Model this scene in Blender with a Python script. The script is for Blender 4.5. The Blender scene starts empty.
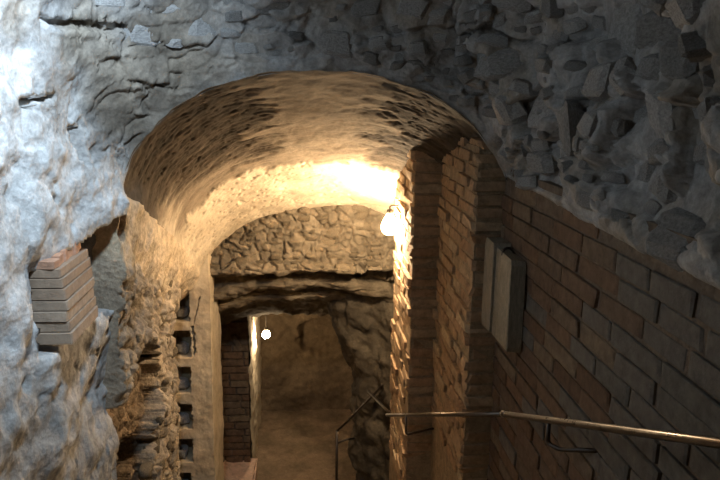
import bpy, bmesh, math, random
import numpy as np
from mathutils import Vector, Matrix

scene = bpy.context.scene
COL = scene.collection
random.seed(11)
RNG = np.random.default_rng(5)

# ------------------------------------------------------------------ camera
cam_data = bpy.data.cameras.new('camera')
cam_data.lens = 35.0
cam_data.sensor_width = 36.0
cam_data.clip_start = 0.02
cam = bpy.data.objects.new('camera', cam_data)
COL.objects.link(cam)
cam.matrix_world = (Matrix.Rotation(math.radians(-4.79), 4, 'Z')
                    @ Matrix.Rotation(math.radians(78.0), 4, 'X')
                    @ Matrix.Rotation(math.radians(0.9), 4, 'Z'))
scene.camera = cam

# ------------------------------------------------------------------ world, lights, exposure
world = bpy.data.worlds.new('world')
scene.world = world
world.use_nodes = True
world.node_tree.nodes['Background'].inputs[0].default_value = (0.5, 0.55, 0.7, 1)
world.node_tree.nodes['Background'].inputs[1].default_value = 0.004

def area_light(name, loc, target, size, power, color, shape='DISK'):
    d = bpy.data.lights.new(name, 'AREA')
    d.shape = shape; d.size = size; d.energy = power; d.color = color
    o = bpy.data.objects.new(name, d); COL.objects.link(o)
    o.location = loc
    o.rotation_euler = (Vector(target) - Vector(loc)).to_track_quat('-Z', 'Y').to_euler()
    return o

# cold floodlight high on the left of the upper chamber, above the frame
def spot_light(name, loc, target, power, color, angle, blend, radius):
    d = bpy.data.lights.new(name, 'SPOT')
    d.energy = power; d.color = color; d.spot_size = math.radians(angle); d.spot_blend = blend; d.shadow_soft_size = radius
    o = bpy.data.objects.new(name, d); COL.objects.link(o)
    o.location = loc
    o.rotation_euler = (Vector(target) - Vector(loc)).to_track_quat('-Z', 'Y').to_euler()
    return o
spot_light('floodlight_light', (-0.42, 2.05, 0.62), (-1.10, 2.58, 0.10), 148.0, (0.66, 0.83, 1.0), 134, 1.0, 0.07)

WARM = (1.0, 0.735, 0.455)

vs = scene.view_settings
vs.view_transform = 'Standard'
vs.look = 'None'
vs.exposure = 0.0
vs.gamma = 1.0
vs.use_curve_mapping = False

# ------------------------------------------------------------------ numpy noise
_perm = RNG.permutation(512)
_perm = np.concatenate([_perm, _perm, _perm])
_grad = RNG.normal(size=(512, 3)); _grad /= np.linalg.norm(_grad, axis=1)[:, None]
_rnd = RNG.random((512, 4))

def _hash(i, j, k):
    return _perm[(_perm[(_perm[i & 511] + j) & 511] + k) & 511]

def perlin(P):
    I = np.floor(P).astype(np.int64); F = P - I
    W = F * F * F * (F * (F * 6 - 15) + 10)
    out = np.zeros(P.shape[0])
    for a in (0, 1):
        wa = W[:, 0] if a else 1 - W[:, 0]
        for b in (0, 1):
            wb = W[:, 1] if b else 1 - W[:, 1]
            for c in (0, 1):
                wc = W[:, 2] if c else 1 - W[:, 2]
                g = _grad[_hash(I[:, 0] + a, I[:, 1] + b, I[:, 2] + c)]
                out += wa * wb * wc * ((F - (a, b, c)) * g).sum(1)
    return out * 1.6

def fbm(P, octaves=4, gain=0.5):
    out = np.zeros(P.shape[0]); a = 1.0; Q = P.copy()
    for o in range(octaves):
        out += a * perlin(Q); Q = Q * 2.03 + 7.13; a *= gain
    return out

def ridged(P, octaves=3):
    out = np.zeros(P.shape[0]); a = 1.0; Q = P.copy()
    for o in range(octaves):
        out += a * (1 - 2 * np.abs(perlin(Q))); Q = Q * 2.1 + 3.7; a *= 0.5
    return out / 1.75

def worley(P):
    I = np.floor(P).astype(np.int64); F = P - I
    f1 = np.full(P.shape[0], 9.0); f2 = f1.copy(); idr = np.zeros(P.shape[0])
    for a in (-1, 0, 1):
        for b in (-1, 0, 1):
            for c in (-1, 0, 1):
                h = _hash(I[:, 0] + a, I[:, 1] + b, I[:, 2] + c)
                D = np.array((a, b, c)) + 0.12 + 0.76 * _rnd[h, :3] - F
                d = np.sqrt((D * D).sum(1))
                n = d < f1
                f2 = np.where(n, f1, np.minimum(f2, d))
                idr = np.where(n, _rnd[h, 3], idr)
                f1 = np.where(n, d, f1)
    return f1, f2, idr

def facets(P, tilt=1.0):
    """angular broken rock: every cell is a tilted plane; returns height, gap to next cell, cell random"""
    I = np.floor(P).astype(np.int64); F = P - I
    f1 = np.full(P.shape[0], 9.0); f2 = f1.copy(); idr = np.zeros(P.shape[0]); hgt = np.zeros(P.shape[0])
    for a in (-1, 0, 1):
        for b in (-1, 0, 1):
            for c in (-1, 0, 1):
                h = _hash(I[:, 0] + a, I[:, 1] + b, I[:, 2] + c)
                D = np.array((a, b, c)) + 0.12 + 0.76 * _rnd[h, :3] - F
                d = np.abs(D).max(1) * .5 + np.sqrt((D * D).sum(1)) * .5
                n = d < f1
                f2 = np.where(n, f1, np.minimum(f2, d))
                idr = np.where(n, _rnd[h, 3], idr)
                hgt = np.where(n, (D * _grad[h]).sum(1) * tilt + (_rnd[h, 3] - .5), hgt)
                f1 = np.where(n, d, f1)
    return hgt, f2 - f1, idr

def sstep(a, b, x):
    t = np.clip((x - a) / (b - a), 0, 1)
    return t * t * (3 - 2 * t)

def in_poly(px, py, poly):
    inside = np.zeros(px.shape, bool)
    n = len(poly)
    for i in range(n):
        x1, y1 = poly[i]; x2, y2 = poly[(i + 1) % n]
        if y1 == y2: continue
        c = ((y1 > py) != (y2 > py)) & (px < (x2 - x1) * (py - y1) / (y2 - y1) + x1)
        inside ^= c
    return inside

# ------------------------------------------------------------------ materials
def nodes_of(name):
    m = bpy.data.materials.new(name); m.use_nodes = True
    nt = m.node_tree
    return m, nt, nt.nodes['Principled BSDF']

def N(nt, typ, **kw):
    n = nt.nodes.new(typ)
    for k, v in kw.items():
        if k in n.inputs: n.inputs[k].default_value = v
        else: setattr(n, k, v)
    return n

def rock_material(name, bump=0.5, scale=1.0, rough=0.92, spec=0.2, dist=0.012, var=0.35, attr=True, color=(.4, .4, .4), rnd=0.0):
    """colour from the mesh attribute (or fixed) with fine mottling; grain and pits as bump"""
    m, nt, p = nodes_of(name)
    L = nt.links.new
    tc = N(nt, 'ShaderNodeTexCoord')
    src = tc.outputs['Object']
    n1 = N(nt, 'ShaderNodeTexNoise', Scale=14.0 * scale, Detail=8.0, Roughness=0.65)
    n2 = N(nt, 'ShaderNodeTexNoise', Scale=60.0 * scale, Detail=6.0, Roughness=0.7)
    n3 = N(nt, 'ShaderNodeTexVoronoi', Scale=38.0 * scale)
    for n in (n1, n2, n3): L(src, n.inputs['Vector'])
    mr = N(nt, 'ShaderNodeMapRange')
    mr.inputs['From Min'].default_value = 0.3; mr.inputs['From Max'].default_value = 0.7
    mr.inputs['To Min'].default_value = 1 - var; mr.inputs['To Max'].default_value = 1 + var
    L(n1.outputs['Fac'], mr.inputs['Value'])
    mr2 = N(nt, 'ShaderNodeMapRange')
    mr2.inputs['From Min'].default_value = 0.3; mr2.inputs['From Max'].default_value = 0.7
    mr2.inputs['To Min'].default_value = 1 - var * .6; mr2.inputs['To Max'].default_value = 1 + var * .6
    L(n2.outputs['Fac'], mr2.inputs['Value'])
    mul = N(nt, 'ShaderNodeMath', operation='MULTIPLY')
    L(mr.outputs[0], mul.inputs[0]); L(mr2.outputs[0], mul.inputs[1])
    fac = mul
    if rnd:
        oi = N(nt, 'ShaderNodeObjectInfo')
        mr3 = N(nt, 'ShaderNodeMapRange')
        mr3.inputs['To Min'].default_value = 1 - rnd; mr3.inputs['To Max'].default_value = 1 + rnd
        L(oi.outputs['Random'], mr3.inputs['Value'])
        fac = N(nt, 'ShaderNodeMath', operation='MULTIPLY')
        L(mul.outputs[0], fac.inputs[0]); L(mr3.outputs[0], fac.inputs[1])
    sc = N(nt, 'ShaderNodeVectorMath', operation='SCALE')
    if attr:
        at = N(nt, 'ShaderNodeAttribute', attribute_name='Col')
        L(at.outputs['Color'], sc.inputs[0])
    else:
        sc.inputs[0].default_value = color
    L(fac.outputs[0], sc.inputs['Scale'])
    L(sc.outputs[0], p.inputs['Base Color'])
    add = N(nt, 'ShaderNodeMath', operation='ADD'); add2 = N(nt, 'ShaderNodeMath', operation='ADD')
    half = N(nt, 'ShaderNodeMath', operation='MULTIPLY'); half.inputs[1].default_value = 0.45
    L(n2.outputs['Fac'], half.inputs[0])
    L(n1.outputs['Fac'], add.inputs[0]); L(half.outputs[0], add.inputs[1])
    h3 = N(nt, 'ShaderNodeMath', operation='MULTIPLY'); h3.inputs[1].default_value = 0.35
    L(n3.outputs['Distance'], h3.inputs[0])
    L(add.outputs[0], add2.inputs[0]); L(h3.outputs[0], add2.inputs[1])
    b = N(nt, 'ShaderNodeBump', Strength=bump, Distance=dist)
    L(add2.outputs[0], b.inputs['Height']); L(b.outputs['Normal'], p.inputs['Normal'])
    p.inputs['Roughness'].default_value = rough
    p.inputs['Specular IOR Level'].default_value = spec
    return m

def brick_material(name, stops, mottling=0.3):
    """fired clay: colour picked per brick, mottled, dusty"""
    m, nt, p = nodes_of(name)
    L = nt.links.new
    oi = N(nt, 'ShaderNodeObjectInfo')
    cr = N(nt, 'ShaderNodeValToRGB')
    cr.color_ramp.interpolation = 'LINEAR'
    while len(cr.color_ramp.elements) < len(stops): cr.color_ramp.elements.new(0.5)
    for i, (pos, c) in enumerate(stops):
        cr.color_ramp.elements[i].position = pos; cr.color_ramp.elements[i].color = (*c, 1)
    L(oi.outputs['Random'], cr.inputs[0])
    tc = N(nt, 'ShaderNodeTexCoord')
    geo = N(nt, 'ShaderNodeNewGeometry')
    n1 = N(nt, 'ShaderNodeTexNoise', Scale=22.0, Detail=7.0, Roughness=0.68)
    n2 = N(nt, 'ShaderNodeTexNoise', Scale=95.0, Detail=4.0, Roughness=0.7)
    L(geo.outputs['Position'], n1.inputs['Vector']); L(geo.outputs['Position'], n2.inputs['Vector'])
    mr = N(nt, 'ShaderNodeMapRange')
    mr.inputs['From Min'].default_value = 0.3; mr.inputs['From Max'].default_value = 0.7
    mr.inputs['To Min'].default_value = 1 - mottling; mr.inputs['To Max'].default_value = 1 + mottling
    L(n1.outputs['Fac'], mr.inputs['Value'])
    sc = N(nt, 'ShaderNodeVectorMath', operation='SCALE')
    L(cr.outputs['Color'], sc.inputs[0]); L(mr.outputs[0], sc.inputs['Scale'])
    L(sc.outputs[0], p.inputs['Base Color'])
    add = N(nt, 'ShaderNodeMath', operation='ADD')
    L(n1.outputs['Fac'], add.inputs[0]); L(n2.outputs['Fac'], add.inputs[1])
    b = N(nt, 'ShaderNodeBump', Strength=0.55, Distance=0.006)
    L(add.outputs[0], b.inputs['Height']); L(b.outputs['Normal'], p.inputs['Normal'])
    p.inputs['Roughness'].default_value = 0.9
    p.inputs['Specular IOR Level'].default_value = 0.2
    return m

def metal_material(name, color, rough, metallic=1.0):
    m, nt, p = nodes_of(name)
    L = nt.links.new
    n1 = N(nt, 'ShaderNodeTexNoise', Scale=40.0, Detail=5.0)
    geo = N(nt, 'ShaderNodeNewGeometry'); L(geo.outputs['Position'], n1.inputs['Vector'])
    mr = N(nt, 'ShaderNodeMapRange')
    mr.inputs['To Min'].default_value = max(rough - .12, .05); mr.inputs['To Max'].default_value = rough + .15
    L(n1.outputs['Fac'], mr.inputs['Value']); L(mr.outputs[0], p.inputs['Roughness'])
    p.inputs['Base Color'].default_value = (*color, 1)
    p.inputs['Metallic'].default_value = metallic
    return m

def glow_material(name, color, strength):
    m, nt, p = nodes_of(name)
    p.inputs['Base Color'].default_value = (1, .95, .85, 1)
    p.inputs['Emission Color'].default_value = (*color, 1)
    p.inputs['Emission Strength'].default_value = strength
    return m

M_ROCK = rock_material('rubble_rock', bump=0.6, dist=0.015)
M_VAULT = rock_material('vault_plaster', bump=0.45, dist=0.01, var=0.2)
M_LEFT = rock_material('eroded_wall', bump=0.8, dist=0.02)
M_TUFA = rock_material('tufa', bump=0.6, scale=0.7, dist=0.02, var=0.25)
M_PLASTER = rock_material('cream_plaster', bump=0.35, dist=0.008, var=0.15)
M_STONE = rock_material('stone_grey', attr=False, color=(.34, .335, .325), bump=0.8, dist=0.015, rnd=0.3)
M_STONE_LIGHT = rock_material('stone_limed', attr=False, color=(.46, .455, .445), bump=0.8, dist=0.015, rnd=0.2)
M_STONE_WARM = rock_material('stone_ochre', attr=False, color=(.20, .162, .11), bump=0.8, dist=0.015, rnd=0.3)
M_MORTAR = rock_material('mortar_grey', attr=False, color=(.165, .125, .092), bump=0.8, scale=1.3)
M_MORTAR_WARM = rock_material('mortar_ochre', attr=False, color=(.30, .23, .15), bump=0.8, scale=1.3)
M_STEP = rock_material('step_stone', attr=False, color=(.30, .25, .19), bump=0.6)
M_MARBLE = rock_material('old_marble', attr=False, color=(.25, .225, .175), bump=0.45, scale=0.8, rough=.7, var=0.3)
M_BRICK = brick_material('brick_dusty', [(0, (0.117, 0.072, 0.048)), (.3, (0.159, 0.101, 0.066)), (.55, (0.127, 0.090, 0.064)), (.8, (0.191, 0.144, 0.098)), (1, (0.144, 0.106, 0.077))], 0.4)
M_BRICK_GREY = brick_material('brick_limed', [(0, (0.121, 0.112, 0.097)), (.5, (0.150, 0.133, 0.114)), (1, (0.130, 0.116, 0.101))], 0.35)
M_BRICK_PIER = brick_material('brick_ochre', [(0, (0.279, 0.189, 0.115)), (.35, (0.369, 0.262, 0.164)), (.7, (0.328, 0.213, 0.127)), (1, (0.426, 0.328, 0.213))], 0.4)
M_BRICK_PALE = brick_material('brick_pale', [(0, (0.368, 0.272, 0.197)), (.5, (0.416, 0.324, 0.243)), (1, (0.464, 0.368, 0.282))], 0.2)
M_BRICK_RED = brick_material('brick_red', [(0, (.52, .30, .20)), (1, (.58, .36, .25))], 0.3)
M_IRON = metal_material('dark_iron', (.10, .085, .075), 0.42)
M_STEEL = metal_material('worn_steel', (.14, .12, .105), 0.30)
M_SOCKET = metal_material('lamp_socket', (.12, .11, .10), 0.5, 0.0)
M_BULB = glow_material('bulb_glow', WARM, 690.0)
M_BULB_FAR = glow_material('far_bulb_glow', (1.0, .74, .45), 190.0)

# ------------------------------------------------------------------ mesh helpers
def link(name, me, mat, parent=None, smooth=False):
    o = bpy.data.objects.new(name, me)
    COL.objects.link(o)
    if mat and not me.materials: me.materials.append(mat)
    if parent: o.parent = parent
    if smooth:
        me.polygons.foreach_set('use_smooth', [True] * len(me.polygons))
    return o

def tag(o, label, cat=None, group=None, kind=None):
    o['label'] = label
    if cat: o['category'] = cat
    if group: o['group'] = group
    if kind: o['kind'] = kind
    return o

def grid_normals(P):
    du = np.gradient(P, axis=0); dv = np.gradient(P, axis=1)
    n = np.cross(du, dv)
    l = np.linalg.norm(n, axis=2, keepdims=True); l[l == 0] = 1
    return n / l

def grid_mesh(name, P, C, mat, flip=False, parent=None, smooth=True):
    nu, nv, _ = P.shape
    me = bpy.data.meshes.new(name)
    idx = np.arange(nu * nv).reshape(nu, nv)
    a, b, c, d = idx[:-1, :-1], idx[1:, :-1], idx[1:, 1:], idx[:-1, 1:]
    q = np.stack([a, d, c, b] if flip else [a, b, c, d], -1).reshape(-1, 4)
    nf = len(q)
    me.vertices.add(nu * nv); me.vertices.foreach_set('co', P.reshape(-1).astype(np.float32))
    me.loops.add(nf * 4); me.loops.foreach_set('vertex_index', q.reshape(-1).astype(np.int32))
    me.polygons.add(nf)
    me.polygons.foreach_set('loop_start', np.arange(0, nf * 4, 4, dtype=np.int32))
    me.polygons.foreach_set('loop_total', np.full(nf, 4, dtype=np.int32))
    me.update(calc_edges=True)
    at = me.color_attributes.new('Col', 'FLOAT_COLOR', 'POINT')
    rgba = np.ones((nu * nv, 4), np.float32); rgba[:, :3] = np.clip(C.reshape(-1, 3), 0, 1)
    at.data.foreach_set('color', rgba.reshape(-1))
    return link(name, me, mat, parent, smooth)

def mixc(c0, c1, w):
    w = np.asarray(w)[..., None]
    return np.asarray(c0) * (1 - w) + np.asarray(c1) * w

def catmull(pts, t):
    """pts (n,k), t in 0..n-1"""
    pts = np.asarray(pts, float); n = len(pts)
    i = np.clip(np.floor(t).astype(int), 0, n - 2); f = (t - i)[:, None]
    p0 = pts[np.clip(i - 1, 0, n - 1)]; p1 = pts[i]; p2 = pts[i + 1]; p3 = pts[np.clip(i + 2, 0, n - 1)]
    return 0.5 * (2 * p1 + (p2 - p0) * f + (2 * p0 - 5 * p1 + 4 * p2 - p3) * f ** 2 + (3 * p1 - p0 - 3 * p2 + p3) * f ** 3)

def block_mesh(name, mat, seed, bevel=0.12, jitter=0.06, sub=0):
    """unit block with worn edges (44 triangles); more when sub > 0"""
    r = random.Random(seed)
    bm = bmesh.new()
    bmesh.ops.create_cube(bm, size=1.0)
    for v in bm.verts:
        v.co += Vector((r.uniform(-1, 1), r.uniform(-1, 1), r.uniform(-1, 1))) * jitter
    bmesh.ops.bevel(bm, geom=bm.edges[:], offset=bevel, segments=1, affect='EDGES', profile=0.5)
    if sub:
        bmesh.ops.subdivide_edges(bm, edges=bm.edges[:], cuts=sub, use_grid_fill=True, smooth=0.6)
    for v in bm.verts:
        v.co += Vector((r.uniform(-1, 1), r.uniform(-1, 1), r.uniform(-1, 1))) * jitter * 0.35
    bmesh.ops.recalc_face_normals(bm, faces=bm.faces[:])
    me = bpy.data.meshes.new(name)
    bm.to_mesh(me); bm.free()
    me.materials.append(mat)
    if name.startswith('stone_warm'): me.polygons.foreach_set('use_smooth', [True] * len(me.polygons))
    return me

def variants(name, mat, n, **kw):
    return [block_mesh(name, mat, 100 + i * 7 + len(name), **kw) for i in range(n)]

V_BRICK = variants('brick', M_BRICK, 8, bevel=0.05, jitter=0.035)
V_GREY = variants('brick_grey', M_BRICK_GREY, 5, bevel=0.05, jitter=0.035)
V_PIER = variants('brick_pier', M_BRICK_PIER, 8, bevel=0.07, jitter=0.06)
V_PALE = variants('brick_pale', M_BRICK_PALE, 4, bevel=0.03, jitter=0.012)
V_RED = variants('brick_red', M_BRICK_RED, 3, bevel=0.06, jitter=0.04)
V_STONE = variants('stone', M_STONE, 12, bevel=0.2, jitter=0.18)
V_STONE_LIGHT = variants('stone_light', M_STONE_LIGHT, 8, bevel=0.2, jitter=0.17)
V_STONE_WARM = variants('stone_warm', M_STONE_WARM, 8, bevel=0.2, jitter=0.14)

def put_block(name, me, loc, dims, parent, rot=None):
    o = bpy.data.objects.new(name, me)
    COL.objects.link(o)
    o.parent = parent
    m = Matrix.Translation(Vector(loc))
    if rot is not None: m = m @ rot.to_4x4()
    o.matrix_basis = m @ Matrix.Diagonal((*dims, 1.0))
    return o

def tube(pts, radii, seg=12, cap=True, smooth_steps=0):
    pts = [Vector(p) for p in pts]
    if not hasattr(radii, '__len__'): radii = [radii] * len(pts)
    bm = bmesh.new(); rings = []
    prev = None
    for i, p in enumerate(pts):
        a = pts[max(i - 1, 0)]; b = pts[min(i + 1, len(pts) - 1)]
        t = (b - a).normalized()
        if prev is None:
            ref = Vector((0, 0, 1)) if abs(t.z) < 0.9 else Vector((1, 0, 0))
            x = t.cross(ref).normalized()
        else:
            x = (prev - t * prev.dot(t)).normalized()
        prev = x; y = t.cross(x)
        rings.append([bm.verts.new(p + (x * math.cos(k * 2 * math.pi / seg) + y * math.sin(k * 2 * math.pi / seg)) * radii[i]) for k in range(seg)])
    for r0, r1 in zip(rings, rings[1:]):
        for k in range(seg):
            bm.faces.new((r0[k], r0[(k + 1) % seg], r1[(k + 1) % seg], r1[k]))
    if cap:
        bm.faces.new(rings[0][::-1]); bm.faces.new(rings[-1])
    bmesh.ops.recalc_face_normals(bm, faces=bm.faces[:])
    me = bpy.data.meshes.new('tube'); bm.to_mesh(me); bm.free()
    return me

def bend(pts, n=6, r=0.25):
    """round the inner corners of a polyline"""
    pts = [Vector(p) for p in pts]; out = [pts[0]]
    for a, b, c in zip(pts, pts[1:], pts[2:]):
        ra = min(r, (b - a).length * .45); rc = min(r, (c - b).length * .45)
        p0 = b + (a - b).normalized() * ra; p2 = b + (c - b).normalized() * rc
        for i in range(n + 1):
            t = i / n
            out.append(p0 * (1 - t) ** 2 + b * 2 * t * (1 - t) + p2 * t * t)
    out.append(pts[-1])
    return out

def lathe(profile, seg=20):
    bm = bmesh.new(); rings = []
    for r, z in profile:
        rings.append([bm.verts.new((r * math.cos(k * 2 * math.pi / seg), r * math.sin(k * 2 * math.pi / seg), z)) for k in range(seg)])
    for r0, r1 in zip(rings, rings[1:]):
        for k in range(seg): bm.faces.new((r0[k], r0[(k + 1) % seg], r1[(k + 1) % seg], r1[k]))
    bm.faces.new(rings[0][::-1]); bm.faces.new(rings[-1])
    bmesh.ops.remove_doubles(bm, verts=bm.verts[:], dist=1e-5)
    bmesh.ops.recalc_face_normals(bm, faces=bm.faces[:])
    me = bpy.data.meshes.new('lathe'); bm.to_mesh(me); bm.free()
    return me

def box_mesh(name, lo, hi):
    bm = bmesh.new()
    bmesh.ops.create_cube(bm, size=1.0)
    lo = Vector(lo); hi = Vector(hi)
    for v in bm.verts:
        v.co = Vector([lo[i] + (v.co[i] + .5) * (hi[i] - lo[i]) for i in range(3)])
    me = bpy.data.meshes.new(name); bm.to_mesh(me); bm.free()
    return me

def empty(name, loc=(0, 0, 0)):
    o = bpy.data.objects.new(name, None); COL.objects.link(o); o.location = loc
    o.empty_display_size = 0.1
    return o

# ================================================================== STRUCTURE
# ---- upper chamber: one rough skin from the top of the right brick wall, over the arch, down the left wall
def vault_params(y):
    k = (y - 3.36)
    crown = np.interp(y, [3.3, 3.36, 4.2, 5.0, 5.35, 5.8], [.10, .095, -.20, -.51, -.70, -.93])
    cx = np.interp(y, [3.36, 5.0, 5.8], [.08, .15, .22])
    hw = np.interp(y, [3.36, 5.0, 5.8], [.94, 1.02, 1.07])
    rise = np.interp(y, [3.36, 5.0, 5.8], [.60, .64, .66])
    return crown, cx, hw, rise
TH_END = math.pi * .975
def vault_point(th, y):
    crown, cx, hw, rise = vault_params(y)
    c, sn = np.cos(th), np.sin(th)
    return (cx + hw * np.sign(c) * abs(c) ** .95, crown - rise + rise * np.sign(sn) * abs(sn) ** 1.08)
FAR = [(1.06, -.43), (.995, -.385)] + [tuple(float(c) for c in vault_point(t, 3.38)) for t in (.22, .62, .95, 1.25, 1.52, 1.80, 2.10, 2.42, 2.74, math.pi * .975)] + [(-.88, -.66), (-.92, -1.02), (-.95, -1.5), (-.98, -2.2), (-1.0, -3.3)]
NEAR = [(1.08, -.47), (.985, -.42), (1.03, -.16), (1.05, .14), (.98, .45), (.78, .78), (.40, 1.02), (-.02, 1.08), (-.45, 1.02), (-.80, .80), (-1.0, .50), (-1.08, .15), (-1.11, -.35), (-1.11, -1.0), (-1.10, -1.5), (-1.10, -2.2), (-1.12, -3.3)]
KPOW = [1.2, 2.5, 3.5, 4.5, 5.5, 6.5, 6.5, 6.0, 5.0, 4.2, 3.4, 2.6, 2.2, 2.2, 2.2, 2.2, 2.2]
nu = 460
tt = np.concatenate([np.linspace(0, 13.6, 400, endpoint=False), np.linspace(13.6, 16, nu - 400)])
ys = np.concatenate([np.linspace(-.9, 1.4, 14, endpoint=False), np.linspace(1.4, 3.0, 150, endpoint=False), 3.38 - .38 * (1 - np.linspace(0, 1, 110)) ** 1.5])
nv = len(ys)
Fp = catmull(FAR, tt); Np = catmull(NEAR, tt); kp = catmull(np.array(KPOW)[:, None], tt)[:, 0]
w = np.clip((ys - 1.7) / (3.38 - 1.7), 0, 1)[None, :] ** kp[:, None]
A = np.zeros((nu, nv, 3))
A[..., 0] = Np[:, None, 0] * (1 - w) + Fp[:, None, 0] * w
A[..., 2] = Np[:, None, 1] * (1 - w) + Fp[:, None, 1] * w
A[..., 1] = ys[None, :]
nrm = grid_normals(A)
mid = A.mean(axis=(0, 1))
if (nrm[230, 100] * (np.array((0, 1.8, -.2)) - A[230, 100])).sum() < 0: nrm = -nrm; flipA = True
else: flipA = False
P = A.reshape(-1, 3)
T = np.repeat(tt, nv)
left = sstep(9.0, 11.2, T)            # smooth plastered left flank
right = 1 - sstep(3.6, 5.2, T)        # rough hanging rock on the right
warp = np.stack([fbm(P * 3.1 + 5, 3), fbm(P * 3.1 + 19, 3), fbm(P * 3.1 + 31, 3)], 1)
Q = P + warp * .05
hg, gp, idr = facets(Q * (5.0, 6.0, 10.0), 1.1)
soft = sstep(-.25, .35, fbm(P * 2.4 + 91, 3))
rub = (.024 * (sstep(0, .10, gp) - 1) + .030 * hg) * (.45 + .55 * soft)
hb, gb, idb = facets(Q * (2.7, 3.2, 4.4) + 4, 1.5)
blocks = .085 * hb + .045 * (sstep(0, .09, gb) - 1) + .016 * ridged(Q * (6, 6, 9) + 71, 4)
big = .055 * fbm(P * 2.2 + 3, 3) + .02 * fbm(P * 9, 4)
fl = ridged(Q * (7, 9, 7) + 40, 3)
plaster = .045 * fbm(P * 2.6 + 60, 3) + .008 * fbm(P * 13, 4) - .022 * sstep(.86, .96, fl) * sstep(-.1, .4, fbm(P * 3 + 14, 2)) - .014 * sstep(.3, .42, fbm(Q * (5, 5, 7) + 77, 3))
fade = .12 * sstep(.1, .9, T) + .88 * sstep(.9, 1.6, T)
disp = big * (.5 + .5 * right) + (1 - left) * (rub * (.75 + .5 * right) + blocks * (.15 + .85 * right)) + left * plaster
# arch lip keeps a crisp worn edge
lipw = sstep(0, 1, (P[:, 1] - (3.345 - .22 * sstep(4.6, 3.2, T))) / (.033 + .22 * sstep(4.6, 3.2, T))) * (1 - sstep(10.8, 11.4, T))
disp = disp * (1 - lipw) + lipw * (.016 * fbm(P * 6 + 2, 3) + .006)
# recess (burial slot) and holes of the left wall, in wall coordinates (y, z)
Y = P[:, 1]; Z = P[:, 2]
jy = Y + .030 * fbm(P * 9 + 8, 3); jz = Z + .022 * fbm(P * 9 + 88, 3)
onleft = T > 9.5
recess = onleft & in_poly(jy, jz, [(2.74, -.73), (3.0, -.70), (3.30, -.60), (3.42, -.58), (3.42, -1.07), (3.1, -1.05), (2.74, -1.045)])
hole = np.zeros(len(P), bool)
for pl in ([(2.62, -.02), (2.69, -.045), (2.95, -.03), (2.90, -.06), (2.78, -.06), (2.83, -.10), (2.74, -.085)],
           [(3.05, -.16), (3.11, -.17), (3.13, -.27), (3.16, -.34), (3.10, -.31), (3.05, -.22)],
           [(2.88, -.43), (2.90, -.425), (2.93, -.47), (2.91, -.48)]):
    hole |= onleft & in_poly(Y + .01 * fbm(P * 30, 2), Z + .008 * fbm(P * 30 + 9, 2), pl)
# small ledge breaks in the plaster high up on the left
slot = (T > 8.2) & (T < 11.4) & in_poly(P[:, 0] + .02 * fbm(P * 12, 2), Z + .012 * fbm(P * 12 + 4, 2), [(-.97, .225), (-.80, .215), (-.76, .235), (-.72, .215), (-.74, .26), (-.97, .25)])
disp = np.where(onleft, disp, np.clip(disp, -.055, .085))
disp = disp - .13 * recess - .07 * hole - .05 * slot
dcap = np.clip(disp, -.3, .09)
dirn = nrm.reshape(-1, 3).copy()
rr = (recess | hole)
dirn[rr] = np.where(rr[rr][:, None], np.array((1.0, 0, 0)), dirn[rr])
PD = P + dirn * (dcap * fade)[:, None]
# colours: stone greys, whiter lime plaster left, brown earth in places
cmix = np.clip(.5 + .9 * fbm(P * 2.6 + 15, 4), 0, 1)
Cc = mixc((.25, .245, .24), (.40, .39, .375), np.clip(.25 + .5 * idr + .5 * (cmix - .5), 0, 1))
Cc = mixc(Cc, (.27, .225, .17), .55 * sstep(.5, .9, np.clip(.5 + .9 * fbm(P * 3.3 + 44, 3), 0, 1)))
Cl = mixc((.52, .52, .51), (.68, .68, .67), cmix)
Cl = mixc(Cl, (.38, .37, .35), .5 * sstep(.35, .75, fbm(P * 4 + 23, 4)))
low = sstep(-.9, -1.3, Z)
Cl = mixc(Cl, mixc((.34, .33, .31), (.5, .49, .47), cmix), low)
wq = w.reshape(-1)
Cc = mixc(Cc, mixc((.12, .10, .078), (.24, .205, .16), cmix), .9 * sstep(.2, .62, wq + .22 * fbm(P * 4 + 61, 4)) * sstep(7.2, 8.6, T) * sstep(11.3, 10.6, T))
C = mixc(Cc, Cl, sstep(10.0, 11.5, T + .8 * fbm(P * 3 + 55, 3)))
C = mixc(C, (.20, .19, .18), recess.astype(float) * .9)  # recess painted darker, standing in for shade under the overhang
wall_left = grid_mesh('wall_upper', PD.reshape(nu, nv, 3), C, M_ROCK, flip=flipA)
tag(wall_left, 'rough rubble skin over the arch mouth, whitewashed on its left flank', 'wall', kind='structure')
def box_blur(G, k):
    for ax in (0, 1):
        Gp = np.concatenate([np.repeat(G.take([0], ax), k, ax), G, np.repeat(G.take([-1], ax), k + 1, ax)], ax)
        c = np.cumsum(Gp, axis=ax); n = G.shape[ax]
        G = (np.take(c, np.arange(2 * k + 1, 2 * k + 1 + n) - 1 + 0, ax) - np.take(c, np.arange(0, n), ax)) / (2 * k)
    return G
A_pos = PD.reshape(nu, nv, 3)
A_nrm = grid_normals(box_blur(A_pos, 5)) * (-1 if flipA else 1)

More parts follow.
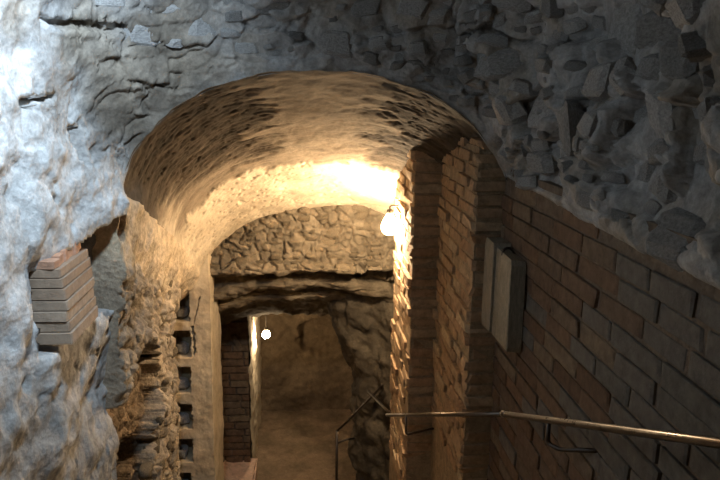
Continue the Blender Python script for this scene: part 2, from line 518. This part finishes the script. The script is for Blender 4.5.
# ---- stones bedded in the rubble over and right of the arch: every one a part
PLACED = []
def scatter_stones(parent, Pg, Ng, region, n, size, meshes, seed, sink=.3, keep=1.0, hr_=(.42, .8), name='stone', shared=False):
    r = random.Random(seed)
    placed = PLACED if shared else []
    n0 = len(placed); n += n0
    tries = 0
    while len(placed) < n and tries < n * 60:
        tries += 1
        i = r.randint(4, Pg.shape[0] - 5); j = r.randint(4, Pg.shape[1] - 5)
        p = Pg[i, j]
        if not region(i, j, p): continue
        k = r.random() ** 1.6
        L = size[0] + (size[1] - size[0]) * k
        H = L * r.uniform(*hr_)
        ok = True
        for (q, L2, H2) in placed:
            d = p - q
            if abs(d[2]) < (H + H2) * .5 * keep and math.hypot(d[0], d[1]) < (L + L2) * .5 * keep: ok = False; break
        if not ok: continue
        placed.append((p, L, H))
        nn = Vector(Ng[i, j]).normalized()
        tx = Vector((0, 0, 1)).cross(nn)
        if tx.length < .1: tx = Vector((1, 0, 0))
        tx.normalize(); tz = nn.cross(tx).normalized()
        a = r.uniform(-.22, .22)
        tx2 = tx * math.cos(a) + tz * math.sin(a); tz2 = nn.cross(tx2)
        rot = Matrix((tx2, nn, tz2)).transposed()
        D = min(L, .12) * r.uniform(.6, .9)
        put_block(name, r.choice(meshes), Vector(p) - nn * D * sink, (L, D, H), parent, rot)
    return len(placed)

wjy = lambda i: tt[i]
scatter_stones(wall_left, A_pos, A_nrm, lambda i, j, p: 1.15 < tt[i] < 4.2 and 1.75 < ys[j] < 3.30 and -.38 < p[2] < .55, 95, (.09, .27), V_STONE, 5, sink=.26, keep=.86, shared=True)
scatter_stones(wall_left, A_pos, A_nrm, lambda i, j, p: 1.2 < tt[i] < 7.6 and 1.9 < ys[j] < (3.356 if tt[i] > 3.5 else 3.30) and -.33 < p[2] < .60, 150, (.05, .19), V_STONE, 3, sink=.38, keep=.95, shared=True)
scatter_stones(wall_left, A_pos, A_nrm, lambda i, j, p: 7.4 < tt[i] < 9.4 and 2.2 < ys[j] < 3.356 and .19 < p[2] < .60, 24, (.07, .20), V_STONE_LIGHT, 4, sink=.40, keep=1.0, shared=True)

# ---- descending barrel vault
nu, nv = 330, 270
th = np.linspace(-.05, TH_END, nu); yv = np.linspace(3.36, 5.82, nv)
cr, cx, hw, ri = vault_params(yv)
B = np.zeros((nu, nv, 3))
ct, st = np.cos(th), np.sin(th)
B[..., 0] = cx[None, :] + hw[None, :] * np.sign(ct)[:, None] * np.abs(ct)[:, None] ** .95
B[..., 2] = (cr - ri)[None, :] + ri[None, :] * np.sign(st)[:, None] * np.abs(st)[:, None] ** 1.08
B[..., 1] = yv[None, :]
nrm = grid_normals(B)
flipB = nrm[nu // 2, nv // 2][2] > 0
if flipB: nrm = -nrm
P = B.reshape(-1, 3)
TH = np.repeat(th, nv); YY = P[:, 1]
SQ = np.stack([TH * 1.0, YY, P[:, 2] * 0], 1)
streak = fbm(SQ * (1.6, 7.5, 1) + 3, 4) + .35 * fbm(SQ * (4, 26, 1) + 9, 3)
side_l = sstep(1.80, 1.98, TH + .22 * fbm(SQ * (2.2, 6, 1) + 21, 4)); side_r = sstep(1.36, 1.10, TH + .25 * fbm(SQ * (3, 5, 1) + 50, 4))
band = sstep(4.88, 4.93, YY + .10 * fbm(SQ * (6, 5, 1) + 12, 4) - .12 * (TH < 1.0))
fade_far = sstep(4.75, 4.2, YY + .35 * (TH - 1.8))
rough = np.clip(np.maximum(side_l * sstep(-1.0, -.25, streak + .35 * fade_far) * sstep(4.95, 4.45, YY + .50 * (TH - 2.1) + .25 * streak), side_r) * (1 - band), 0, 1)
disp = .018 * fbm(P * 2.5, 3) + .004 * fbm(P * 14 + 5, 3) - .014 * rough + rough * (.011 * ridged(SQ * (3.2, 17, 1) + 6, 4) - .008) + band * .014
disp += -.02 * sstep(.62, .9, ridged(SQ * (5, 30, 1) + 70, 2)) * rough
# scattered pits in the band plaster
disp += -.012 * band * sstep(.42, .6, fbm(P * 22 + 7, 2))
lip = sstep(3.50, 3.36, YY)
disp = disp * (1 - lip) + lip * (.016 * fbm(P * 6 + 2, 3) + .004)
seam = sstep(TH_END, TH_END - .25, TH); seamd = .02 * fbm(P * 5 + 71, 4)
disp = disp * seam + seamd * (1 - seam)
PD = P + nrm.reshape(-1, 3) * disp[:, None]
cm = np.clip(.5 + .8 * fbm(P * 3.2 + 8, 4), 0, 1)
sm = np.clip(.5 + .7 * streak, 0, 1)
Cp = mixc((.235, .192, .142), (.335, .28, .21), .5 * cm + .5 * sm)  # plaster outside the band darkened in colour, for grazing lamplight
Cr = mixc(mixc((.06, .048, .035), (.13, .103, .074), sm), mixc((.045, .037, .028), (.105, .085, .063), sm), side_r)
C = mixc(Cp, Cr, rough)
C = mixc(C, mixc((.56, .47, .34), (.72, .62, .47), cm), np.maximum(band, .8 * sstep(2.72, 3.02, TH + .2 * streak) * sstep(3.95, 4.6, YY)))  # paler plaster band, lightened further to paint in the lamplight it faces
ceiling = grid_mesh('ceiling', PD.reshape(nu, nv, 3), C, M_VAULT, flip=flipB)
tag(ceiling, 'plastered barrel vault sloping down over the stairs, brown where plaster fell', 'vault', kind='structure')

# ---- eroded left wall below the vault
nu, nv = 300, 320
yl = np.concatenate([np.linspace(3.362, 3.40, 16, endpoint=False), np.linspace(3.40, 5.76, nu - 16)])
Cg = np.zeros((nu, nv, 3))
Cg[..., 1] = yl[:, None]
top_x, top_z = vault_point(TH_END, yl)
vv = np.linspace(0, 1, nv)
zl = top_z[:, None] * (1 - vv)[None, :] - 3.5 * vv[None, :]
Cg[..., 2] = zl
base_x = np.interp(yl, [3.362, 3.388, 3.5, 4.2, 4.95, 5.08, 5.16, 5.76], [-1.24, -.92, -.895, -.93, -.955, -.965, -1.18, -1.22])[:, None] - .02 * np.clip(-1.2 - zl, 0, 2)
wtop = sstep(-.50, 0, zl - top_z[:, None]) * sstep(3.37, 3.39, yl)[:, None] ** .5
Cg[..., 0] = base_x * (1 - wtop) + top_x[:, None] * wtop
P = Cg.reshape(-1, 3)
warp = np.stack([fbm(P * 4 + 5, 3), fbm(P * 4 + 19, 3), fbm(P * 4 + 31, 3)], 1)
Q = P + warp * .05
f1, f2, idr = worley(Q * (9, 8.5, 11))
stones = .020 * (sstep(0, .25, f2 - f1) - 1) + .022 * (idr - .5)
topplaster = sstep(-.42, -.22, (zl - top_z[:, None]).reshape(-1) + .16 * fbm(P * 5, 3) + .10 * fbm(P * (3, 9, 2) + 7, 3))
disp = .05 * fbm(P * 2.6 + 9, 3) + .022 * fbm(P * 10, 4) + stones * (1 - .8 * topplaster)
rib = np.exp(-((P[:, 1] - 4.95 - .08 * fbm(P * 4 + 2, 2)) / .22) ** 2)
disp += .03 * rib
jy = P[:, 1] + .035 * fbm(P * 5 + 3, 2); jz = P[:, 2] + .025 * fbm(P * 5 + 33, 2)
dirt = in_poly(jy, jz, [(3.62, -1.50), (4.43, -1.76), (4.50, -1.97), (4.30, -2.15), (4.25, -2.6), (4.0, -3.1), (3.3, -3.1), (3.2, -1.80), (3.3, -1.62)])
h1 = in_poly(jy, jz, [(3.60, -1.485), (3.85, -1.45), (4.02, -1.46), (4.50, -1.75), (4.2, -1.72)])
h2 = in_poly(jy, jz, [(4.08, -2.10), (4.40, -2.28), (4.20, -2.42), (4.1, -2.8), (3.4, -2.8), (3.42, -2.03), (3.76, -2.05)])
h3 = in_poly(jy, jz, [(4.468, -1.59), (4.637, -1.42), (4.767, -1.66), (4.539, -1.722)])
crack = in_poly(P[:, 1] + .01 * fbm(P * 20, 2), P[:, 2], [(3.40, -.52), (3.45, -.53), (3.47, -.58), (3.46, -.74), (3.40, -.74)])
disp = np.clip(disp, -.06, .06) * (1 - .75 * wtop.reshape(-1))
sm_ = sstep(0, -.10, (zl - top_z[:, None]).reshape(-1))
disp = disp * sm_ + .02 * fbm(P * 5 + 71, 4) * (1 - sm_)
deep = -.13 * dirt - .17 * h1 - .14 * h2 - .12 * h3 - .05 * crack
PD = P.copy(); PD[:, 0] += disp + deep
PD[:, 2] += .01 * fbm(P * 9 + 66, 3) * sm_
cm = np.clip(.5 + .8 * fbm(P * 4 + 8, 4), 0, 1)
C = mixc((.23, .19, .14), (.40, .34, .26), .5 * cm + .5 * idr)
C = mixc(C, mixc((.52, .42, .29), (.66, .55, .40), cm), topplaster)
C = mixc(C, mixc((.17, .13, .09), (.28, .21, .14), cm), dirt.astype(float))
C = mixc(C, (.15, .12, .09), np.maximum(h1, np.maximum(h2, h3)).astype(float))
C = mixc(C, (.24, .13, .10), crack.astype(float))
wl = grid_mesh('wall_left', PD.reshape(nu, nv, 3), C, M_LEFT, flip=True)
tag(wl, 'eroded left wall of crumbling stone and plaster, pierced by broken burial slots', 'wall', kind='structure')
Nl = grid_normals(PD.reshape(nu, nv, 3)); 
if Nl[..., 0].mean() < 0: Nl = -Nl
Nflat = np.zeros_like(Nl); Nflat[..., 0] = 1.0
badg = (dirt | h1 | h2 | h3 | crack).reshape(nu, nv); tp = topplaster.reshape(nu, nv)
scatter_stones(wl, PD.reshape(nu, nv, 3), Nflat, lambda i, j, p: (not badg[i, j]) and tp[i, j] < .5 and p[2] > -2.6 and 3.58 < p[1] < 5.0, 66, (.06, .15), V_STONE_WARM, 8, sink=.5, keep=.8)

# ---- right brick wall of the upper chamber
BRICKS = {}
def course_wall(parent, meshes, x=None, y=None, span=(0, 1), z0=-3, z1=0, pitch=.07, length=.26, depth=.05, proud=.0, face=1, jit=.006, seed=1, joint=.012, topfn=None, hmin=.05, grey=None):
    """bricks in level courses. x given: wall plane faces -x (corridor side); y given: plane faces the camera (-y)"""
    r = random.Random(seed)
    z = z0; row = 0
    while z < z1:
        s = span[0] - r.uniform(0, length)
        while s < span[1]:
            L = length * r.uniform(.75, 1.15)
            a = max(s, span[0]); b = min(s + L, span[1])
            s += L
            if b - a < hmin: continue
            mid = (a + b) / 2
            if topfn and z + pitch > topfn(mid): continue
            off = r.gauss(0, jit)
            d = (b - a - joint, depth, pitch - joint)
            rz = r.uniform(-.02, .02)
            if x is not None:
                put_block('brick', r.choice(grey if grey and r.random() < sstep(2.45, 1.75, mid) * .85 + .12 else meshes), (x + depth / 2 + off - proud, mid, z + pitch / 2), (depth, b - a - joint, pitch - joint + r.uniform(-.003, .003)), parent, Matrix.Rotation(rz, 3, 'X'))
            else:
                put_block('brick', r.choice(meshes), (mid, y + depth / 2 + off - proud, z + pitch / 2), (b - a - joint, depth, pitch - joint + r.uniform(-.003, .003)), parent, Matrix.Rotation(rz, 3, 'Y'))
        z += pitch; row += 1

wr = link('wall_right', box_mesh('wall_right', (1.009, -.9, -4.6), (1.20, 3.60, -.36)), M_MORTAR)
tag(wr, 'long brown brick wall along the right side of the stairs', 'wall', kind='structure')
course_wall(wr, V_BRICK, x=1.0, span=(1.25, 3.40), z0=-2.125, z1=-.36, pitch=.078, length=.30, depth=.06, seed=4, jit=.0035, joint=.009, grey=V_GREY,
            topfn=lambda y: -.39 + .025 * math.sin(y * 9) - (0.05 if y < 2.3 else 0))

# ---- stepped brick piers on the right
def pier(name, label, xs, y0, y1, xback, ztop, zbot, zcore, seed):
    core = link(name, box_mesh(name, (xs + .012, y0 + .012, zcore), (xback, y1, ztop)), M_MORTAR_WARM)
    tag(core, label, 'pier', kind='structure')
    r = random.Random(seed)
    pitch = .068; z = zbot; row = 0
    while z < ztop:
        # corner brick shows on both faces; header and stretcher alternate
        long_y = .28 if row % 2 else .14
        x1 = xback + (.0 if row % 2 else -.0)
        o = r.gauss(0, .005)
        h = pitch - .012 + r.uniform(-.004, .003)
        put_block('brick', r.choice(V_PIER), (xs + (x1 - xs) / 2 + o, y0 + long_y / 2 + r.gauss(0, .004), z + pitch / 2), (x1 - xs, long_y - .012, h), core, Matrix.Rotation(r.uniform(-.015, .015), 3, 'Y'))
        y = y0 + long_y
        while y < y1:
            L = r.uniform(.18, .30); b = min(y + L, y1)
            if b - y > .05:
                put_block('brick', r.choice(V_PIER), (xs + .03 + r.gauss(0, .007), (y + b) / 2, z + pitch / 2 + r.uniform(-.004, .004)), (.06, b - y - .014, h), core, Matrix.Rotation(r.uniform(-.03, .03), 3, 'X'))
            y += L
        z += pitch; row += 1
    return core
pier('wall_right_pier_near', 'near brick pier of the right wall, stepping out behind the marble slab', .857, 3.40, 4.32, 1.10, -.26, -2.12, -4.6, 21)
pier('wall_right_pier_far', 'far brick pier of the right wall, its flank blazing beside the bulb', .690, 4.30, 5.16, .90, -.30, -2.80, -4.7, 22)

# ---- plastered pier at the far left with a column of square niches
s = np.concatenate([np.linspace(0, .50, 130), np.linspace(.505, 1.2, 40)])   # along the front, then round the corner
zz = np.linspace(-1.20, -4.7, 420)
nu, nv = len(s), len(zz)
D = np.zeros((nu, nv, 3))
xr = -.775
front = s <= .50
D[..., 0] = np.where(front, -1.275 + s, xr)[:, None]
D[..., 1] = np.where(front, 5.70, 5.70 + (s - .50))[:, None]
D[..., 2] = zz[None, :]
P = D.reshape(-1, 3); S = np.repeat(s, nv)
disp = .012 * fbm(P * 3.5 + 7, 3) + .004 * fbm(P * 16, 3)
jx = P[:, 0] + .006 * fbm(P * 14, 2) + .012 * fbm(P * 45, 2) ; jz = P[:, 2] + .006 * fbm(P * 16 + 4, 2)
niche = np.zeros(len(P), bool)
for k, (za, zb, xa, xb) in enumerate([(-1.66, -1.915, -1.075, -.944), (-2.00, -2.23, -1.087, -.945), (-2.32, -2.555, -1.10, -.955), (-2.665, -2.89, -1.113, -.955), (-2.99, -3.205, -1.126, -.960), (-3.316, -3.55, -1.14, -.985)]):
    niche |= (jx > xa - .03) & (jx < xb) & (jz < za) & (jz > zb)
crk = in_poly(jx, P[:, 2], [(-.935, -1.96), (-.914, -1.96), (-.897, -2.185), (-.921, -2.22)]) | in_poly(P[:, 0] + .006 * fbm(P * 20, 2), P[:, 2], [(-.852, -1.70), (-.858, -1.70), (-.918, -1.93), (-.912, -1.93)])
fr = (S <= .50)
PD = P.copy()
PD[:, 1] -= np.where(fr, disp - .16 * niche - .05 * crk, 0)
PD[:, 0] += np.where(fr, sstep(.40, .5, S) * disp, disp)
cm = np.clip(.5 + .8 * fbm(P * 4 + 8, 4), 0, 1)
C = mixc((.50, .40, .27), (.62, .52, .37), cm)
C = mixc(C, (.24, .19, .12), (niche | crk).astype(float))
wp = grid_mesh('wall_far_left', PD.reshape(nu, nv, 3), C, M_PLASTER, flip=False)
tag(wp, 'cream plastered pier at the foot of the vault with stacked square niches', 'pier', kind='structure')
# each niche: the rubble block left on its floor
for k, (za, zb) in enumerate([(-1.66, -1.915), (-2.00, -2.23), (-2.32, -2.555), (-2.665, -2.89), (-2.99, -3.205), (-3.316, -3.55)]):
    put_block('stone', V_STONE[k % 8], (-1.035 - .01 * k + .01 * (k % 2), 5.79, zb + .055), (.12, .09, .085), wp)

# ---- rubble end wall over the low passage, its layered lip and the passage roof
prof = [(5.70, -.55), (5.74, -.85), (5.80, -1.10), (5.82, -1.38), (5.76, -1.50), (5.90, -1.535), (6.04, -1.57), (5.98, -1.63), (5.99, -1.70), (6.08, -1.745), (6.22, -1.77), (6.20, -1.83), (6.26, -1.90), (6.6, -2.0), (7.2, -2.30), (8.2, -2.62), (9.6, -2.75)]
nu, nv = 300, 330
xs_ = np.linspace(-1.25, 1.15, nu)
tp_ = np.concatenate([np.linspace(0, 12.5, 290), np.linspace(12.5, 16, 41)[1:]])
pr = catmull(prof, tp_)
E = np.zeros((nu, nv, 3))
E[..., 0] = xs_[:, None]; E[..., 1] = pr[None, :, 0]; E[..., 2] = pr[None, :, 1]
# lintel sags toward the corners so the opening reads as a rough arch
sag = sstep(3.5, 7.0, tp_)[None, :] * (-.16 * np.clip(np.abs(xs_ + .02) - .35, 0, 1) ** 1.3 * 2.2)[:, None]
E[..., 2] += sag
nrm = grid_normals(E)
if nrm[nu // 2, 40][1] > 0: nrm = -nrm; fe = True
else: fe = False
P = E.reshape(-1, 3); TP = np.tile(tp_, nu)
warp = np.stack([fbm(P * 4 + 5, 3), fbm(P * 4 + 19, 3), fbm(P * 4 + 31, 3)], 1)
Q = P + warp * .06
f1, f2, idr = worley(Q * (7.5, 8, 14))
stony = sstep(4.6, 3.6, TP)
disp = .035 * fbm(P * 3 + 2, 3) + .014 * fbm(P * 11, 4) + stony * (.028 * (sstep(0, .22, f2 - f1) - 1) + .03 * (idr - .5)) + (1 - stony) * (.02 * fbm(P * (2, 6, 16) + 5, 4))
edge_h = in_poly(P[:, 0] + .02 * fbm(P * 14, 2), P[:, 2] + .02 * fbm(P * 14 + 3, 2), [(.42, -1.46), (.50, -1.42), (.56, -1.52), (.80, -1.50), (.80, -1.62), (.40, -1.60)]) & (TP < 7)
disp -= .10 * edge_h
PD = P + nrm.reshape(-1, 3) * disp[:, None]
cm = np.clip(.5 + .8 * fbm(P * 4 + 8, 4), 0, 1)
C = mixc(mixc((.11, .088, .06), (.20, .162, .112), cm), mixc((.12, .097, .067), (.23, .19, .135), .5 * cm + .5 * idr), stony)
we = grid_mesh('wall_end', PD.reshape(nu, nv, 3), C, M_TUFA, flip=fe)
tag(we, 'rubble end wall under the vault above the rough layered lip of the low passage', 'wall', kind='structure')
PDg = PD.reshape(nu, nv, 3); Nf = np.zeros_like(PDg); Nf[..., 1] = -1
scatter_stones(we, PDg, Nf, lambda i, j, p: tp_[j] < 4.1 and p[2] > -1.5 and -.86 < p[0] < .80 and p[2] < -.84, 130, (.05, .17), V_STONE_WARM, 9, sink=.42, keep=.9, hr_=(.28, .6))

# ---- tufa flank on the right of the low passage
plan = [(.80, 5.05), (.80, 5.55), (.83, 5.9), (.78, 6.15), (.62, 6.28), (.50, 6.45), (.50, 6.6), (.66, 6.85), (.85, 7.4), (.80, 8.5), (.72, 9.5)]
nu, nv = 240, 240
tu = np.linspace(0, 10, nu); zf = np.linspace(-1.25, -4.7, nv)
pl = catmull(plan, tu)
F = np.zeros((nu, nv, 3))
over = np.interp(-zf, [1.25, 1.7, 2.05, 2.5, 3.0, 3.8, 4.7], [-.34, -.30, -.22, -.09, 0, .04, .06])
wt = sstep(2.0, 4.5, tu)
F[..., 0] = pl[:, None, 0] + over[None, :] * wt[:, None]
F[..., 1] = pl[:, None, 1]
F[..., 2] = zf[None, :]
nrm = grid_normals(F)
if nrm[60, 120][0] > 0: nrm = -nrm; ff = True
else: ff = False
P = F.reshape(-1, 3)
Q = P + .05 * np.stack([fbm(P * 4 + 5, 3), fbm(P * 4 + 19, 3), fbm(P * 4 + 31, 3)], 1)
f1, f2, idr = worley(Q * (4.0, 4.0, 3.2))
disp = .08 * fbm(P * 2.0 + 12, 3) + .016 * fbm(P * 10, 4) + .03 * (idr - .5)
PD = P + nrm.reshape(-1, 3) * disp[:, None]
cm = np.clip(.5 + .8 * fbm(P * 3 + 8, 4), 0, 1)
C = mixc((.075, .062, .045), (.14, .117, .085), cm)
wf = grid_mesh('wall_tufa_right', PD.reshape(nu, nv, 3), C, M_TUFA, flip=ff)
tag(wf, 'bulging dark tufa rock on the right side of the low passage', 'wall', kind='structure')

# ---- rear of the low passage
def rough_plane(name, label, o, du, dv, n1, n2, nvec, amp, c0, c1, mat, dents=(), freq=2.5):
    o, du, dv, nvec = map(np.array, (o, du, dv, nvec))
    a = np.linspace(0, 1, n1)[:, None, None]; b = np.linspace(0, 1, n2)[None, :, None]
    G = o + a * du + b * dv
    P = G.reshape(-1, 3).astype(float)
    d = amp * fbm(P * freq + 4, 4) + amp * .25 * fbm(P * 12 + 1, 3)
    for (c, r, dep) in dents:
        rr = np.sqrt((((P - np.array(c)) / np.array(r)) ** 2).sum(1)) + .15 * fbm(P * 6, 2)
        d -= dep * sstep(1.05, .85, rr)
    PD = P + nvec * d[:, None]
    cm = np.clip(.5 + .8 * fbm(P * 3 + 8, 4), 0, 1)
    flip = np.dot(np.cross(du, dv), nvec) < 0
    ob = grid_mesh(name, PD.reshape(n1, n2, 3), mixc(c0, c1, cm), mat, flip=flip)
    if label: tag(ob, label, 'wall', kind='structure')
    return ob
rough_plane('wall_back', 'dim brown rock wall closing the low passage, hollowed at the upper right', (-1.3, 9.5, -2.3), (2.6, 0, 0), (0, 0, -2.5), 120, 110, (0, -1, 0), .05, (.17, .125, .08), (.26, .195, .125), M_TUFA, dents=[((.30, 9.5, -3.45), (.38, 1, .30), .22)])
rough_plane('wall_passage_left', 'pale plaster side wall lit by the far bulb in the low passage', (-.60, 7.52, -2.2), (0, 2.1, 0), (0, 0, -2.6), 110, 130, (1, 0, 0), .022, (.60, .52, .40), (.70, .62, .48), M_PLASTER, freq=4)
rough_plane('wall_passage_rear_left', 'hidden rock wall behind the niche pier', (-1.08, 5.72, -1.2), (0, 1.9, 0), (0, 0, -3.4), 60, 80, (1, 0, 0), .04, (.22, .17, .11), (.34, .27, .18), M_TUFA)
fl = rough_plane('floor', 'earthen landing at the foot of the stairs', (-1.3, 6.6, -4.56), (2.6, 0, 0), (0, 3.2, 0), 110, 140, (0, 0, 1), .035, (.20, .15, .10), (.30, .22, .15), M_TUFA)
fl['category'] = 'floor'

ledge = rough_plane('floor_ledge', 'low pinkish ledge at the foot of the brick jamb', (-1.15, 6.95, -4.22), (.62, 0, 0), (0, .60, 0), 50, 50, (0, 0, 1), .03, (.66, .44, .33), (.76, .54, .41), M_TUFA)
ledge['category'] = 'ledge'
rough_plane('ledge_side', None, (-.54, 6.95, -4.20), (0, .60, 0), (0, 0, -.4), 40, 30, (1, 0, 0), .02, (.45, .30, .2), (.55, .38, .27), M_TUFA).parent = ledge

# brick jamb at the left with the stub of an arch
bj = link('wall_brick_jamb', box_mesh('wall_brick_jamb', (-1.12, 7.50, -4.6), (-.615, 7.62, -2.15)), M_MORTAR)
tag(bj, 'brick jamb at the back left beside the lit plaster', 'wall', kind='structure')
course_wall(bj, V_BRICK, y=7.47, span=(-1.10, -.60), z0=-4.40, z1=-2.82, pitch=.085, length=.27, depth=.05, seed=9, joint=.016, jit=.004)
for k in range(9):       # arch stub: thin bricks on edge fanning out
    a = math.radians(62 - k * 9.0)
    ctr = Vector((-.42, 7.485, -3.35))
    rad = .66
    p = ctr + Vector((-math.cos(a) * rad, 0, math.sin(a) * rad))
    if p.x > -.60 or p.z < -2.81: continue
    put_block('brick', V_BRICK[k % 8], p, (.20, .05, .055), bj, Matrix.Rotation(a, 3, 'Y'))
course_wall(bj, V_BRICK, y=7.475, span=(-1.10, -.60), z0=-2.60, z1=-2.18, pitch=.085, length=.27, depth=.05, seed=19, joint=.016, jit=.004)

# stair flight, mostly below the frame
st_ = empty('floor_stairs', (0, 0, 0))
tag(st_, 'worn stone stairs dropping away between the walls', 'stairs', kind='structure')
nst = 24
for k in range(nst):
    ya = -.9 + k * .3167; ztop = -1.40 + .40 - .1395 * (k + 1) + .13
    me = block_mesh('step', M_STEP, 500 + k, bevel=.02, jitter=.008) if k < 4 else bpy.data.meshes[STEPS[k % 4]]
    if k == 0: STEPS = []
    if k < 4: STEPS.append(me.name)
    put_block('step', me, (.0, ya + .17, ztop - .12), (2.3, .35, .24), st_)

# ================================================================== THINGS
# ---- brick blocking left in the burial slot of the left wall
bs = empty('brick_blocking', (-1.03, 2.98, -1.03))
tag(bs, 'stack of flat pale bricks jutting from the whitewashed left wall', 'brick stack')
r = random.Random(77)
z = 0.0
for k in range(7):
    h = [.052, .044, .046, .044, .050, .042, .040][k]
    dx = r.uniform(-.006, .006) - (.008 if k > 4 else 0)
    put_block('brick', V_PALE[k % 4], (.0 + dx, .0 + r.uniform(-.01, .01), z + h / 2), (.18 - .004 * k, .38, h - .004), bs)
    z += h
for k in range(6):    # crumbled red bricks filling the gap to the overhang
    put_block('brick', V_RED[k % 3], (-.012 - .006 * (k % 2), -.155 + k * .062, z + .014 + .004 * k), (.12, .058, .036 + .008 * k), bs, Matrix.Rotation(.12 * ((k * 7) % 3 - 1), 3, 'Z'))

# ---- marble fragment fixed to the right wall
mf = empty('marble_slab', (.95, 3.15, -1.16))
tag(mf, 'weathered upright marble slab set against the right brick wall', 'slab')
V_SLAB = [block_mesh('slab', M_MARBLE, 900 + i, bevel=.05, jitter=.03) for i in range(2)]
put_block('slab_front', V_SLAB[0], (.012, -.06, .215), (.075, .26, .43), mf)
put_block('slab_back', V_SLAB[1], (.004, .13, .235), (.09, .16, .45), mf)
cl = link('clamp', tube(bend([(.045, -.02, .42), (.02, -.02, .455), (-.015, -.03, .452), (-.022, -.035, .42)], 3, .02), .006, 8), M_IRON, mf, True)
cl['label'] = 'thin iron clamp over the top edge'

# ---- handrail on the right wall
hr = empty('handrail', (.9, 2.8, -1.4))
tag(hr, 'slim steel handrail running down along the right brick wall', 'handrail')
O = Vector((.9, 2.8, -1.4))
def rel(pts): return [Vector(p) - O for p in pts]
link('rail', tube(rel([(.9, .3, -.285), (.9, 1.323, -.733), (.9, 2.835, -1.401)]), .0125, 14), M_STEEL, hr, True)
link('rail', tube(rel(bend([(.9, 2.83, -1.399), (.628, 4.40, -2.163), (.60, 4.62, -2.27)], 5, .2)), .0115, 14), M_STEEL, hr, True)
link('joint', tube(rel([(.9025, 2.82, -1.393), (.899, 2.845, -1.405), (.897, 2.86, -1.412)]), [.015, .016, .015], 14), M_STEEL, hr, True)
link('bracket', tube(rel(bend([(.9, 2.31, -1.18), (.90, 2.31, -1.262), (.93, 2.26, -1.262), (1.02, 2.09, -1.175)], 5, .02)), .0085, 10), M_IRON, hr, True)
link('bracket', tube(rel(bend([(.9, 1.20, -.69), (.90, 1.20, -.76), (.93, 1.16, -.76), (1.01, 1.02, -.70)], 5, .02)), .0085, 10), M_IRON, hr, True)
link('bracket', tube(rel(bend([(.668, 4.17, -2.06), (.672, 4.17, -2.185), (.70, 4.17, -2.185), (.865, 4.245, -2.19)], 5, .02)), .0085, 10), M_STEEL, hr, True)

# ---- lower handrail on the landing
lr = empty('handrail', (.33, 6.2, -4.5))
tag(lr, 'thin dark landing handrail on a single post in the low passage', 'handrail')
O = Vector((.33, 6.2, -4.5))
link('post', tube(rel([(.326, 6.2, -4.3), (.326, 6.2, -3.19)]), .013, 10), M_IRON, lr, True)
link('rail', tube(rel(bend([(.326, 6.2, -3.20), (.42, 6.15, -3.08), (.72, 6.06, -2.70), (.735, 6.04, -2.66)], 4, .05)), .012, 10), M_IRON, lr, True)
link('rail', tube(rel([(.60, 5.98, -2.70), (.69, 5.4, -2.60), (.74, 5.18, -2.56)]), .012, 10), M_STEEL, lr, True)
link('crossbar', tube(rel([(.33, 6.2, -3.33), (.43, 6.22, -3.30), (.50, 6.25, -3.31)]), .010, 8), M_IRON, lr, True)

# ---- wall lamp beside the far pier
lamp_pos = Vector((.622, 4.90, -.93))
wlamp = empty('wall_lamp', lamp_pos)
tag(wlamp, 'bare glowing bulb on the flank of the far brick pier', 'lamp')
prof_b = [(.001, -.075), (.030, -.072), (.050, -.055), (.060, -.028), (.057, .0), (.042, .034), (.026, .060), (.018, .075), (.001, .076)]
link('bulb', lathe(prof_b), M_BULB, wlamp, True)
link('socket', lathe([(.001, .070), (.023, .071), (.025, .090), (.020, .108), (.001, .11)]), M_SOCKET, wlamp, True)
link('arm', tube(bend([(0, 0, .105), (0, 0, .135), (.09, 0, .135)], 4, .02), .007, 8), M_SOCKET, wlamp, True)

# ---- far lamp in the low passage
flamp = empty('passage_lamp', (-.454, 8.30, -2.96))
tag(flamp, 'small bright bulb hanging beside the pale wall of the low passage', 'lamp')
link('bulb', lathe([(.001, -.055), (.03, -.048), (.050, -.02), (.052, .0), (.040, .028), (.02, .045), (.001, .046)]), M_BULB_FAR, flamp, True)
link('socket', lathe([(.001, .042), (.022, .043), (.022, .085), (.001, .09)]), M_SOCKET, flamp, True)
link('cable', tube([(0, 0, .085), (.004, .0, .2), (0, 0, .55)], .005, 6), M_SOCKET, flamp, True)

# ---- housing of the cold floodlight, hung above the frame
fl_pos = Vector((-.42, 2.05, .62)); aim = (Vector((-1.10, 2.58, .10)) - fl_pos).normalized()
fld = empty('floodlight', fl_pos - aim * .10)
tag(fld, 'small black floodlight hung high on the left, aimed at the whitewashed wall', 'lamp')
hq = aim.to_track_quat('Z', 'Y').to_matrix().to_4x4()
hs = link('housing', lathe([(.001, -.06), (.045, -.058), (.07, -.02), (.085, .05), (.08, .05), (.066, -.015), (.04, -.05), (.001, -.052)]), M_SOCKET, fld, True)
hs.matrix_basis = hq
link('bracket', tube(bend([(0, 0, .0), (0, -.06, .12), (0, -.06, .60)], 4, .05), .008, 8), M_SOCKET, fld, True)
